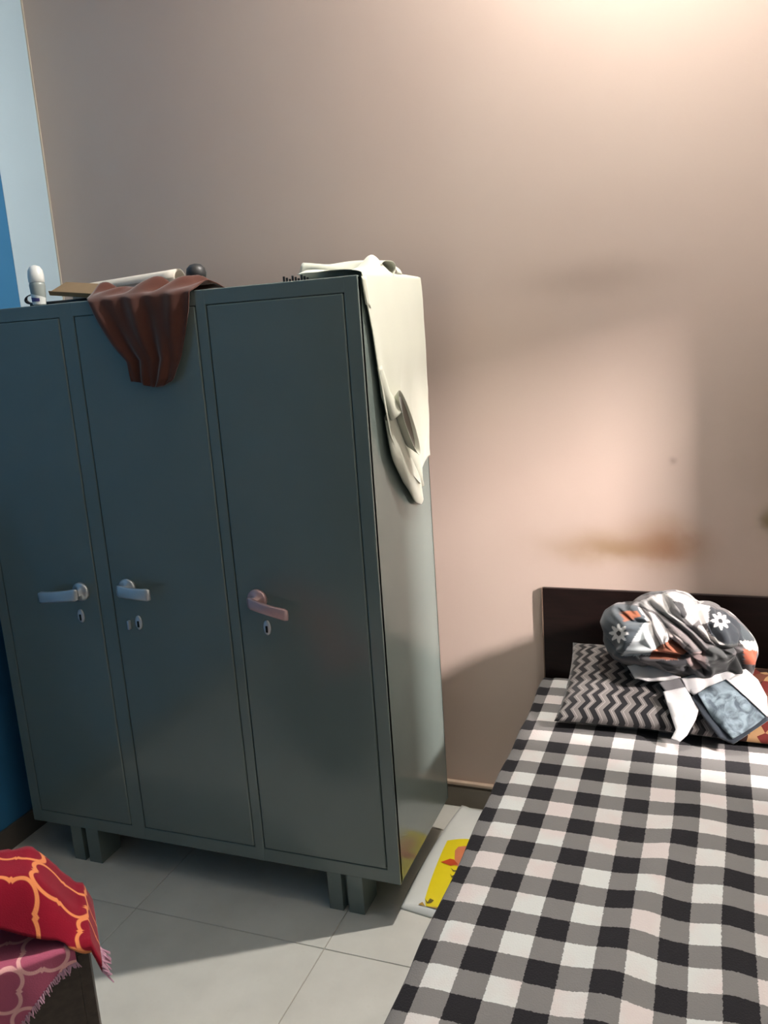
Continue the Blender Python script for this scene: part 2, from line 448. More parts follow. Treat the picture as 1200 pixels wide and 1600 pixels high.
cbox('gap_dark_sheet', CX0 + 0.02, CX1 - 0.02, CYF + 0.016, CYF + 0.018, CL + 0.02, CH - 0.02, mat=M['gap'])  # near-black sheet behind the doors, paints their gaps dark
doors = []
for k, (a, b) in enumerate(DOORS):
    g = 0.0022
    bm = bmesh.new(); add_box(bm, a + g, b - g, CYF - 0.001, CYF + 0.014, DZ0 + 0.001, DZ1 - 0.001, 0.005, 3)
    for f in bm.faces: f.smooth = True
    d = local(mesh_obj('door', bm, M['steel']), cup)
    d.data.polygons.foreach_set('use_smooth', [True] * len(d.data.polygons))
    wn = d.modifiers.new('normals', 'WEIGHTED_NORMAL'); wn.keep_sharp = False
    doors.append(d)
def subpart(o, parent):
    o.parent = parent; o.matrix_parent_inverse = (parent.matrix_parent_inverse @ Matrix.Identity(4)).inverted() @ Matrix.Identity(4)
    o.matrix_parent_inverse = (Matrix.Translation(Vector(cup.location)) @ parent.matrix_parent_inverse).inverted()
    return o
def lever(door, x, z, dirx, length, tilt, mat, w=0.034):
    """rose on the door with a flat curved lever reaching sideways"""
    bm = bmesh.new()
    lathe(bm, [(0.030, 0.0), (0.030, 0.006), (0.025, 0.011), (0.012, 0.012), (0.012, 0.034)], 28, 'Y', (x, CYF - 0.001, z))
    subpart(mesh_obj('handle_rose', bm, mat, None, True), door)
    bm = bmesh.new(); n = 14; prev = None
    for i in range(n + 1):
        t = i / n
        px = (t * length - 0.014) * dirx; pz = math.tan(tilt) * t * length
        hw = w * (0.5 - 0.06 * math.sin(t * math.pi)) * (0.80 if i in (0, n) else 1.0)
        dep = 0.034 + 0.008 * math.sin(t * math.pi * 0.9); th = 0.012 * (0.7 if i in (0, n) else 1)
        ring = []
        for k in range(10):
            a = 2 * math.pi * k / 10
            ca, sa = math.cos(a), math.sin(a)
            ca = math.copysign(abs(ca) ** 0.6, ca); sa = math.copysign(abs(sa) ** 0.6, sa)
            ring.append(bm.verts.new((x + px, CYF - 0.001 - dep - th * 0.5 * ca, z + pz + hw * sa)))
        if prev:
            for k in range(10): bm.faces.new((prev[k], prev[(k + 1) % 10], ring[(k + 1) % 10], ring[k]))
        else: bm.faces.new(ring)
        prev = ring
    bm.faces.new(prev[::-1]); bmesh.ops.recalc_face_normals(bm, faces=bm.faces)
    subpart(mesh_obj('handle', bm, mat, None, True), door)
def keyhole(door, x, z):
    bm = bmesh.new(); lathe(bm, [(0.015, 0.0), (0.015, 0.003), (0.011, 0.005)], 24, 'Y', (0, 0, 0))
    bmesh.ops.scale(bm, vec=(0.82, 1, 1.5), verts=bm.verts); bmesh.ops.translate(bm, vec=(x, CYF - 0.001, z), verts=bm.verts)
    subpart(mesh_obj('keyhole_plate', bm, M['chrome'], None, True), door)
    bm = bmesh.new(); add_box(bm, x - 0.0035, x + 0.0035, CYF - 0.0075, CYF - 0.002, z - 0.014, z + 0.006, 0.001)
    subpart(mesh_obj('keyhole', bm, M['gap'], None), door)
lever(doors[0], 0.470, 0.965, -1, 0.150, -0.10, M['chrome'], 0.040)
lever(doors[1], 0.648, 0.985, 1, 0.118, -0.06, M['chrome'], 0.040)
lever(doors[2], 1.092, 0.972, 1, 0.125, -0.24, M['chrome_pink_reflection'], 0.036)
keyhole(doors[0], 0.456, 0.885); keyhole(doors[1], 0.672, 0.876); keyhole(doors[2], 1.114, 0.888)
bm = bmesh.new(); add_box(bm, 0.634, 0.642, CYF - 0.012, CYF - 0.001, 0.853, 0.882, 0.002); subpart(mesh_obj('latch_stub', bm, M['chrome'], None), doors[1])
# pressed sheet legs: two flanges with a dark channel between
def leg(x, y, sgn):
    bm = bmesh.new(); w = 0.115; h = CL + 0.002; d = 0.10 * sgn
    def b(x0, x1, y0, y1): add_box(bm, x0, x1, min(y0, y1), max(y0, y1), 0.0, h, 0.0015)
    b(x, x + 0.046, y, y + 0.003 * sgn); b(x + 0.044, x + 0.046, y, y + 0.03 * sgn); b(x + 0.044, x + 0.066, y + 0.028 * sgn, y + 0.03 * sgn)
    b(x + 0.064, x + 0.066, y, y + 0.03 * sgn); b(x + 0.064, x + w, y, y + 0.003 * sgn)
    b(x, x + 0.003, y, y + d); b(x + w - 0.003, x + w, y, y + d)
    local(mesh_obj('leg', bm, M['steel']), cup)
leg(1.229, CYF + 0.002, 1); leg(0.272, CYF + 0.002, 1); leg(1.229, CYB - 0.002, -1); leg(0.272, CYB - 0.002, -1)

TOP = CH + 0.0005
# ------------------------------------------------------------------ things on the cupboard
def brown_cloth():
    LT = [(1.58, .790), (1.60, .772), (1.655, .770), (1.675, .752), (1.70, .732), (1.75, .700), (1.80, .672), (1.835, .652)]
    RT = [(1.58, .885), (1.60, .912), (1.66, .945), (1.72, .965), (1.78, .982), (1.835, .990)]
    def f(u, v):
        if v < 0.42:      # lying bunched on the top
            t = v / 0.42
            x = 0.645 + (0.355 + 0.03 * (1 - t)) * u
            y = CYF - 0.006 + (1 - t) * (0.105 + 0.012 * math.sin(u * 9))
            env = math.sin(min(1, (1 - t) * 1.6) * math.pi * 0.5)
            z = TOP + 0.004 + env * (0.012 + 0.034 * abs(math.sin(u * 8.0 + 0.6 + t)) * (0.6 + 0.4 * fn3(u * 4, t * 2, 3)) + 0.012 * math.sin(u * 23 + 5 * t)) * (1 - ss(0.7, 1, 1 - t) * 0.9)
            z = max(z, TOP + 0.003)
            return (x, y, z)
        t = (v - 0.42) / 0.58
        zb = 1.597 - 0.018 * ss(0, 0.55, u) + 0.012 * ss(0.8, 1.0, u)
        z = TOP + 0.002 - t * (TOP - zb)
        a, b = lerp_table(LT, z), lerp_table(RT, z)
        x = a + (b - a) * u
        y = CYF - 0.010 - 0.004 * t - 0.011 * (0.5 + 0.5 * math.sin(u * 17 + 2.2 * t)) * ss(0, .35, t + .1) - 0.006 * (0.5 + .5 * math.sin(u * 31 - 3 * t + 1)) - 0.012 * t * (1 - t) * 2
        return (x, y, z)
    o = grid('brown_cloth', f, 60, 60, M['brown_cloth'], None, thick=0.002)
    tag(o, 'crumpled rust brown cloth hanging over the cupboard front', 'cloth')
brown_cloth()

def bottle():
    t = empty('rollon_bottle', (0.432, CYF + 0.045, TOP + 0.0)); tag(t, 'white capped roll-on bottle standing on the cupboard corner', 'bottle')
    bm = bmesh.new(); lathe(bm, [(0.017, 0.0), (0.0185, 0.004), (0.021, 0.035), (0.0225, 0.058), (0.021, 0.066), (0.018, 0.069)], 28); o = mesh_obj('flask', bm, M['clear_pl'], t, True)
    bm = bmesh.new(); lathe(bm, [(0.020, 0.066), (0.0225, 0.068), (0.023, 0.085), (0.021, 0.101), (0.014, 0.112), (0.004, 0.116)], 28); mesh_obj('cap', bm, M['white_pl'], t, True)
    def lab(u, v):
        a = math.radians(-140 + 150 * u); r = 0.0192 + 0.0022 * v + 0.0004
        return (r * math.cos(a), r * math.sin(a), 0.004 + v * (0.034 - 0.016 * u))
    l = grid('label_sticker', lab, 20, 6, M['white_pl'], t)
    def lab2(u, v):
        a = math.radians(-125 + 80 * u); r = 0.0197 + 0.0018 * (0.3 + v * .4) + 0.0008
        return (r * math.cos(a), r * math.sin(a), 0.012 + v * (0.013 - 0.004 * u))
    grid('label_print', lab2, 14, 4, M['purple'], l)
bottle()

def paper_roll():
    A = Vector((0.45, CYF + 0.195, TOP + 0.034)); B = Vector((0.852, CYF + 0.155, TOP + 0.047)); ax = (B - A).normalized()
    up = Vector((0, 0, 1)); s = ax.cross(up).normalized(); up = s.cross(ax)
    def f(u, v):
        a = u * 2 * math.pi * 2.3; r = 0.0275 - 0.0022 * u * 2.3
        p = A + (B - A) * v
        return p + s * (r * math.cos(a)) + up * (r * math.sin(a))
    o = grid('paper_roll', f, 110, 10, M['paper'], None, thick=0.0006)
    tag(o, 'long white rolled paper lying behind the brown cloth', 'paper roll')
paper_roll()
def cardboard():
    bm = bmesh.new(); add_box(bm, -0.085, 0.085, -0.035, 0.035, 0, 0.004, 0.001)
    o = mesh_obj('cardboard_sheet', bm, M['cardboard']); o.location = (0.550, CYF + 0.090, TOP + 0.040); o.rotation_euler = (math.radians(24), math.radians(7), math.radians(-4))
    tag(o, 'folded brown cardboard piece next to the white bottle', 'cardboard')
    bm = bmesh.new(); add_box(bm, -0.095, 0.095, -0.0015, 0.0015, -0.010, 0.004, 0.001); f = mesh_obj('folded_flap', bm, M['cardboard'], o); f.location = (0, -0.033, 0.0)
cardboard()
def case():
    t = empty('black_case', (0.50, CYF + 0.115, TOP)); tag(t, 'flat black case lying under the cardboard piece', 'case')
    box('case_shell', -0.135, 0.13, -0.042, 0.042, 0, 0.013, M['black'], t, bev=0.006)
    bm = bmesh.new(); n = 18; prev = None
    for i in range(n + 1):
        a = math.pi * i / n; c = Vector((-0.130 - 0.02 * math.sin(a), -0.035, 0.012 + 0.024 * (1 - math.cos(a)) / 2)); ring = []
        for k in range(8):
            b = 2 * math.pi * k / 8; ring.append(bm.verts.new((c.x + 0.005 * math.cos(b) , c.y + 0.005 * math.sin(b), c.z + 0.003 * math.sin(b))))
        if prev:
            for k in range(8): bm.faces.new((prev[k], prev[(k + 1) % 8], ring[(k + 1) % 8], ring[k]))
        prev = ring
    mesh_obj('carry_loop', bm, M['black'], t, True)
case()
def dark_jar():
    t = empty('charcoal_jar', (0.895, CYF + 0.175, TOP)); tag(t, 'small charcoal jar with domed lid behind the brown cloth', 'jar')
    bm = bmesh.new(); lathe(bm, [(0.022, 0.0), (0.026, 0.004), (0.026, 0.042), (0.022, 0.046)], 24); mesh_obj('pot', bm, M['black'], t, True)
    bm = bmesh.new(); lathe(bm, [(0.027, 0.045), (0.029, 0.058), (0.026, 0.072), (0.016, 0.082), (0.003, 0.085)], 24); mesh_obj('lid', bm, M['charcoal'], t, True)
dark_jar()
def comb():
    t = empty('black_comb', (1.222, CYF + 0.16, TOP)); tag(t, 'tiny black comb lying left of the cream shirt', 'comb')
    box('comb_spine', -0.045, 0.035, -0.004, 0.004, 0.0, 0.010, M['black'], t, bev=0.002)
    for i in range(9): box('tooth', -0.041 + i * 0.009, -0.037 + i * 0.009, -0.003, 0.003, 0.009, 0.024 - 0.004 * (i % 3), M['black'], t)
comb()

def shirt():
    t = empty('cream_shirt', (CX1, (CYF + CYB) / 2, TOP)); tag(t, 'cream shirt flung over the side of the cupboard', 'shirt')
    off = Vector(t.location)
    FE = [(1.20, -.33), (1.235, -.335), (1.275, -.40), (1.34, -.50), (1.42, -.556), (1.49, -.574), (1.60, -.590), (1.69, -.603), (1.78, -.628), (1.84, -.636)]
    BE = [(1.20, -.30), (1.255, -.265), (1.30, -.190), (1.45, -.176), (1.84, -.170)]
    def f(u, v):
        if v < 0.30:
            q = 1 - v / 0.30
            x = CX1 + 0.006 - q * 0.20
            y = lerp_table(FE, 1.84) + 0.05 * q + u * (0.46 - 0.08 * q)
            z = TOP + 0.008 + 0.010 * math.sin(min(1, q * 3) * math.pi / 2) + 0.010 * fn3(u * 3, q * 3, 5) * q
            z += 0.042 * math.exp(-((u - 0.40) / 0.09) ** 2 - ((q - 0.20) / 0.16) ** 2)
            z += 0.015 * q * math.sin(u * 3.1)
            z = max(z, TOP + 0.003)
            return Vector((x, y, z)) - off
        q = (v - 0.30) / 0.70
        zb = 1.30 - 0.085 * math.sin(max(0, 1 - u) * 1.6) if True else 0
        zb = 1.225 + 0.075 * ss(0.35, 1.0, u) + 0.02 * (1 - ss(0, 0.3, u))
        z = TOP + 0.006 - q * (TOP - zb)
        a, b = lerp_table(FE, z), lerp_table(BE, z)
        y = a + (b - a) * u
        low = ss(0.25, 0.95, q)
        x = CX1 + 0.007 + 0.004 * math.sin(min(1, q * 6) * math.pi / 2)
        x += 0.007 * math.exp(-((u - 0.03) / 0.07) ** 2) * ss(0.12, 0.5, q)
        x += low * (0.012 * (0.5 + 0.5 * math.sin((u * 14 - q * 5)))) * (1 - ss(0.55, 0.9, u))
        x += 0.004 * fn3(u * 3, q * 4, 1) + 0.004 * (1 - abs(math.sin(u * 9 + q * 6 + 2 * fn3(u * 2, q * 3, 8)))) * ss(0.3, 0.7, q)
        return Vector((max(x, CX1 + 0.003), y, z)) - off
    grid('shirt_body', f, 70, 110, M['white_cloth'], t, thick=0.0015)
    # turned sleeve with an open cuff on the hanging side
    P = [Vector((CX1 + 0.014, -0.575, 1.60)), Vector((CX1 + 0.018, -0.553, 1.53)), Vector((CX1 + 0.026, -0.535, 1.495)), Vector((CX1 + 0.032, -0.522, 1.470))]
    def tube(pts, rad, flat, name, upv):
        def g(u, v):
            k = v * (len(pts) - 1); i = min(len(pts) - 2, int(k)); w = k - i
            p = pts[i].lerp(pts[i + 1], w); d = (pts[i + 1] - pts[i]).normalized(); s = d.cross(upv).normalized(); n2 = s.cross(d)
            r = lerp_table(rad, v); a = 2 * math.pi * u
            wr = 1 + 0.10 * math.sin(a * 3 + v * 9)
            return p + s * (r * math.cos(a) * wr) + n2 * (r * flat * math.sin(a) * wr) - off
        return grid(name, g, 28, 24, M['white_cloth'], t, thick=0.0012, closed_u=True)
    tube(P, [(0, 0.010), (0.35, 0.020), (0.8, 0.026), (1, 0.027)], 0.50, 'sleeve', Vector((1, 0, 0)))
    # tail of the other sleeve hanging below
    Q = [Vector((CX1 + 0.016, -0.535, 1.47)), Vector((CX1 + 0.020, -0.50, 1.39)), Vector((CX1 + 0.022, -0.43, 1.30)), Vector((CX1 + 0.016, -0.34, 1.225)), Vector((CX1 + 0.012, -0.29, 1.185))]
    tube(Q, [(0, 0.03), (0.3, 0.045), (0.7, 0.040), (1, 0.012)], 0.26, 'sleeve', Vector((1, 0, 0)))
    R = [Vector((1.47, -0.43, TOP + 0.020)), Vector((1.38, -0.41, TOP + 0.024)), Vector((1.28, -0.40, TOP + 0.029)), Vector((1.205, -0.405, TOP + 0.037))]
    tube(R, [(0, 0.035), (0.5, 0.036), (0.85, 0.032), (1, 0.032)], 0.72, 'sleeve', Vector((0, 0, 1)))
    # gaping cuff facing outwards, with a brown-grey disc painting the shade inside
    CC = Vector((CX1 + 0.050, -0.468, 1.438)); ma = Vector((0, 0.055, -0.085)); mi = Vector((0, 0.020, 0.013))
    def cuff(u, v):
        a = 2 * math.pi * u; k = 1.12 - 0.30 * v + 0.10 * math.sin(v * math.pi)
        return CC + ma * (math.cos(a) * k) + mi * (math.sin(a) * k) + Vector((0.010 * math.sin(v * math.pi) - 0.026 * v + 0.004 * math.cos(a), 0, 0)) - off
    cf = grid('cuff', cuff, 36, 8, M['white_cloth'], t, thick=0.0015, closed_u=True)
    def cuff_shade(u, v):
        a = 2 * math.pi * u; k = 0.90 * v
        return CC + ma * (math.cos(a) * k) + mi * (math.sin(a) * k) + Vector((-0.006 - 0.010 * (1 - v), 0, 0)) - off
    grid('cuff_shade_disc', cuff_shade, 36, 5, M['cuff_shade'], cf, closed_u=True)
    # collar stand bump and the small corner of the front placket
    def col(u, v):
        a = math.pi * u; r = 0.034 - 0.004 * v
        return Vector((1.425 + r * math.cos(a) * 1.3, -0.36 + 0.05 * v, TOP + 0.012 + r * math.sin(a) * 0.9)) - off
    grid('collar', col, 20, 6, M['white_cloth'], t, thick=0.002)
    def tab(u, v):
        z = 1.826 - v * 0.068
        y = CYF + 0.008 + 0.016 * v + u * (0.030 + 0.004 * v)
        return Vector((CX1 + 0.008 + 0.004 * math.sin(u * 3), y, z - 0.014 * u * v)) - off
    grid('placket_corner', tab, 8, 8, M['white_cloth'], t, thick=0.0015)
shirt()

# ------------------------------------------------------------------ bed
BZ = 0.535; BX0, BX1, BY0, BY1 = 1.776, 3.36, -0.035, -2.06
bed = empty('bed', ((BX0 + BX1) / 2, -1.0, 0)); tag(bed, 'low dark wooden bed with a plain espresso headboard', 'bed')
local(box('headboard', BX0 + 0.003, BX1, -0.017, -0.002, 0.0, 0.8385, M['headwood'], None, 0.002), bed)
local(box('headboard_shadow_strip', BX0, BX0 + 0.003, -0.017, -0.002, 0.0, 0.838, M['edge_shadow'], None), bed)  # thin strip painted as the shadow beside the headboard
for a, b in ((BX0 + 0.03, BX0 + 0.06), (BX1 - 0.06, BX1 - 0.03)):
    local(box('side_rail', a, b, BY1 + 0.03, -0.018, 0.16, 0.36, M['headwood'], None, 0.003), bed)
local(box('foot_rail', BX0 + 0.06, BX1 - 0.06, BY1 + 0.03, BY1 + 0.06, 0.16, 0.36, M['headwood'], None, 0.003), bed)
local(box('platform', BX0 + 0.06, BX1 - 0.06, BY1 + 0.06, -0.018, 0.33, 0.36, M['headwood'], None), bed)
for a in (BX0 + 0.03, BX1 - 0.09):
    local(box('leg', a, a + 0.06, BY1 + 0.03, BY1 + 0.09, 0.0, 0.16, M['headwood'], None, 0.003), bed)
mt = box('mattress', BX0 + 0.032, BX1 - 0.02, BY1 + 0.03, -0.04, 0.361, BZ - 0.006, M['mattress'], None, 0.03, 4)
tag(mt, 'plain mattress hidden under the chequered blanket', 'mattress')

def blanket_h(x, y):
    h = 0.004 * fn3(x * 1.6, y * 1.6, 2) + 0.0016 * fn3(x * 7, y * 7, 4)
    r = (x - 2.22) - 0.10 * math.sin(y * 2.2 + 2.0)          # a long soft ridge running down the bed
    h += 0.012 * math.exp(-(r / 0.05) ** 2) * ss(-0.55, -0.95, y)
    r2 = (x - 2.33) + 0.06 * (y + 1.2)
    h += 0.010 * math.exp(-(r2 / 0.045) ** 2) * ss(-0.6, -1.0, y)
    return h
def blanket():
    L0, L1 = 0.20, 0.22; BX0 = 1.795
    def sp(u):
        s = -L0 + u * (L0 + (BX1 - BX0) + L1); r = 0.022
        if s < 0: return (BX0 - 0.006 + 0.010 * ss(0, -0.03, s) * -1 , BZ + s if s < -r else BZ - (r - math.sqrt(max(0, r * r - (s) ** 2))), s)
        if s > BX1 - BX0: return (BX1 + 0.006, BZ - (s - (BX1 - BX0)), s)
        return (BX0 + s, BZ, s)
    def f(u, v):
        x, z, s = sp(u); y = -0.040 + v * (BY1 - 0.01 + 0.040)
        if 0 <= s <= BX1 - BX0:
            e = min(1, min(s, BX1 - BX0 - s) / 0.05)
            z += max(0.0, blanket_h(x, y)) * e + 0.002
            if s < 0.03: z -= 0.010 * (1 - s / 0.03) ** 2
            x += 0.004 * fn3(0.5, y * 3, 1) * (1 - min(1, s / 0.3))
        else:
            x += 0.010 * fn3(s * 2, y * 5, 3) - 0.004
        return (x, y, z)
    def uvf(u, v):
        x, z, s = sp(u); y = -0.040 + v * (BY1 - 0.01 + 0.040)
        w = 0.006 * fn3(x * 2, y * 2, 7)
        xx = BX0 + s
        # the weave is pulled into gentle curves towards the middle of the bed
        c = -0.016 * ss(2.08, 2.30, xx) * ss(-0.7, -1.2, y)
        return (xx + w - c, y + 0.006 * fn3(x * 2, y * 2, 11))
    o = grid('blanket', f, 150, 170, M['blanket'], None, uvfn=uvf, thick=0.005)
    tag(o, 'black and white chequered fleece blanket spread over the bed', 'blanket')
blanket()

BT = BZ + 0.004
def pillow(name, label, cx, cy, cz, wx, wy, th, tilt, rz, mat, group=None):
    t_c = Vector((cx, cy, cz)); Rm = Matrix.Rotation(rz, 3, 'Z') @ Matrix.Rotation(tilt, 3, 'X')
    n = 44
    def prof(a): return max(0.0, 1 - abs(a) ** 2.6) ** 0.62
    vs, fs, uv = [], [], []
    idx = {}
    for side in (1, -1):
        for j in range(n + 1):
            for i in range(n + 1):
                a, b = -1 + 2 * i / n, -1 + 2 * j / n
                edge = i in (0, n) or j in (0, n)
                if side == -1 and edge: idx[(side, i, j)] = idx[(1, i, j)]; continue
                px = a * wx * (1 - 0.055 * (1 - b * b)); py = b * wy * (1 - 0.07 * (1 - a * a))
                h = th * prof(a) * prof(b) + 0.006 * fn3(a * 2.4, b * 2.4, side * 3 + cx) * (1 - a ** 4) * (1 - b ** 4)
                h = h * (0.80 if side == -1 else 1.0)
                p = Rm @ Vector((px, py, side * max(h, 0.0)))
                if t_c.z + p.z < BT + 0.002 + 0.004: p.z = BT + 0.006 - t_c.z
                idx[(side, i, j)] = len(vs); vs.append(tuple(p)); uv.append((px, py))
        for j in range(n):
            for i in range(n):
                q = [idx[(side, i, j)], idx[(side, i + 1, j)], idx[(side, i + 1, j + 1)], idx[(side, i, j + 1)]]
                fs.append(q if side == 1 else q[::-1])
    me = bpy.data.meshes.new(name); me.from_pydata(vs, [], fs); ul = me.uv_layers.new(name='UVMap')
    for p in me.polygons:
        p.use_smooth = True
        for li in p.loop_indices: ul.data[li].uv = uv[me.loops[li].vertex_index]
    me.materials.append(mat)
    o = link(bpy.data.objects.new(name, me)); o.location = t_c; tag(o, label, 'pillow', group); return o
pillow('pillow', 'pillow printed with black and grey zigzag stripes', 2.115, -0.250, 0.625, 0.235, 0.175, 0.060, math.radians(19), math.radians(-1), M['zigzag'])
pillow('pillow', 'brown and orange printed pillow partly under the heaped clothes', 2.58, -0.255, 0.600, 0.255, 0.165, 0.050, math.radians(15), math.radians(-3), M['brown_print'])

# ------------------------------------------------------------------ heap of patchwork clothes on the pillow
def cp(x, y): return (820 + x * 0.31667, 880 + y * 0.31667)          # study-crop units to photo pixels
HY = -0.235
def hp(x, y): p = on_y(*cp(x, y), HY); return (p.x, p.z)
SIL = [hp(*q) for q in [(368, 290), (385, 240), (440, 205), (510, 205), (600, 160), (680, 143), (750, 138), (820, 165), (870, 203), (930, 208), (990, 240), (1070, 300), (1135, 375), (1160, 440), (1140, 520), (1080, 530), (1000, 552), (900, 556), (800, 548), (700, 530), (600, 500), (530, 480), (480, 462), (430, 430), (392, 380)]]
HC = Vector((sum(q[0] for q in SIL) / len(SIL), HY, sum(q[1] for q in SIL) / len(SIL)))
ANG = sorted([(math.atan2(q[1] - HC.z, q[0] - HC.x), math.hypot(q[0] - HC.x, q[1] - HC.z)) for q in SIL])
ANG = [(ANG[-1][0] - 2 * math.pi, ANG[-1][1])] + ANG + [(ANG[0][0] + 2 * math.pi, ANG[0][1])]
def inside(p, poly):
    c = False; j = len(poly) - 1
    for i in range(len(poly)):
        xi, yi = poly[i]; xj, yj = poly[j]
        if (yi > p[1]) != (yj > p[1]) and p[0] < (xj - xi) * (p[1] - yi) / (yj - yi) + xi: c = not c
        j = i
    return c
PATCH = [((150, 148, 148), [(540, 200), (640, 150), (740, 130), (850, 170), (870, 260), (820, 320), (700, 260)]),
         ((74, 82, 88), [(350, 300), (380, 230), (450, 195), (520, 200), (570, 215), (610, 290), (480, 470), (380, 420)]),
         ((158, 92, 64), [(475, 235), (555, 235), (575, 265), (490, 290)]),
         ((206, 212, 214), [(600, 285), (478, 460), (640, 450), (660, 415), (600, 270)]),
         ((228, 222, 220), [(556, 210), (640, 250), (700, 330), (712, 385), (652, 415), (590, 262)]),
         ((196, 192, 190), [(600, 170), (690, 140), (720, 210), (700, 245), (640, 225)]),
         ((230, 226, 222), [(690, 150), (750, 135), (830, 170), (850, 235), (820, 250), (790, 200), (735, 180)]),
         ((58, 58, 60), [(730, 185), (780, 200), (800, 250), (780, 285), (760, 235)]),
         ((224, 220, 218), [(815, 225), (870, 195), (915, 205), (912, 290), (868, 302), (850, 260)]),
         ((218, 214, 212), [(770, 270), (820, 280), (830, 310), (790, 305)]),
         ((152, 90, 66), [(630, 430), (720, 375), (800, 430), (745, 475), (615, 470)]),
         ((112, 104, 104), [(720, 290), (860, 380), (830, 440), (760, 400), (705, 330)]),
         ((172, 160, 158), [(690, 320), (730, 330), (800, 400), (780, 420), (720, 370)]),
         ((44, 50, 56), [(915, 210), (1000, 235), (1080, 300), (1090, 390), (1000, 420), (900, 340)]),
         ((66, 68, 68), [(880, 420), (1060, 390), (1010, 470), (900, 480)]),
         ((34, 36, 36), [(900, 480), (1010, 460), (1080, 430), (1080, 540), (920, 560)]),
         ((130, 112, 110), [(790, 450), (880, 430), (890, 520), (800, 520)]),
         ((36, 36, 40), [(640, 480), (790, 470), (830, 540), (700, 530)]),
         ((72, 80, 84), [(1070, 290), (1150, 370), (1150, 400), (1080, 380)]),
         ((206, 200, 194), [(1060, 385), (1150, 385), (1165, 440), (1090, 425)]),
         ((164, 86, 62), [(1080, 425), (1150, 430), (1140, 500), (1085, 500)])]
VD = Vector((-0.06, 0.93, -0.36)).normalized(); VR = VD.cross(Vector((0, 0, 1))).normalized(); VU = VR.cross(VD)   # flat lay of the print
def lay(p): q = p - HC; return (q.dot(VR), q.dot(VU))
def hq(x, y): return lay(on_y(*cp(x, y), -0.30))
PATCHW = [(lin(c), [hq(*q) for q in poly]) for c, poly in PATCH]
FLOW = [(hq(465, 347), 0.027, 8), (hq(965, 285), 0.025, 8)]
BASE = lin((98, 94, 95)); WHT = lin((232, 230, 228)); DRK = lin((30, 32, 36))
def heap_col(v):
    a, b = lay(v); p = (a + 0.003 * fn3(a * 60, b * 60, 1), b + 0.003 * fn3(a * 60, b * 60, 9))
    c = BASE
    s = fn3(v.x * 14 + v.z * 22, v.z * 9 - v.x * 4, v.y * 8)
    if s > 0.28: c = lin((176, 172, 170))
    elif s < -0.25: c = lin((48, 48, 52))
    for col, poly in PATCHW:
        if inside(p, poly): c = col
    for (fx, fz), r, n in FLOW:
        dx, dz = a - fx, b - fz; d = math.hypot(dx, dz)
        if d < r * 0.26: c = DRK
        elif d < r * (0.80 + 0.22 * math.cos(n * math.atan2(dz, dx))): c = WHT
    return c
GROOVES = [[hq(*q) for q in l] for l in [
    [(556, 205), (600, 280), (655, 415)], [(680, 150), (720, 240), (790, 300), (870, 370), (900, 400)], [(610, 190), (700, 270), (800, 350), (880, 440)],
    [(850, 190), (880, 300), (940, 400), (1000, 450)], [(905, 200), (912, 300), (960, 390)], [(1080, 300), (1060, 420), (1090, 530)],
    [(480, 460), (640, 455), (800, 465), (890, 450)], [(720, 390), (800, 450), (890, 540)], [(1000, 250), (1090, 330), (1140, 400)], [(900, 400), (1000, 430), (1080, 420)], [(440, 215), (520, 290), (600, 290)]]]
def groove(a, b):
    best = 9.0
    for l in GROOVES:
        for (x0, y0), (x1, y1) in zip(l, l[1:]):
            dx, dy = x1 - x0, y1 - y0; t = ((a - x0) * dx + (b - y0) * dy) / (dx * dx + dy * dy); t = 0 if t < 0 else 1 if t > 1 else t
            d = (a - x0 - t * dx) ** 2 + (b - y0 - t * dy) ** 2
            if d < best: best = d
    d = math.sqrt(best)
    return -0.020 * math.exp(-(d / 0.0055) ** 2) + 0.009 * math.exp(-((d - 0.016) / 0.009) ** 2)
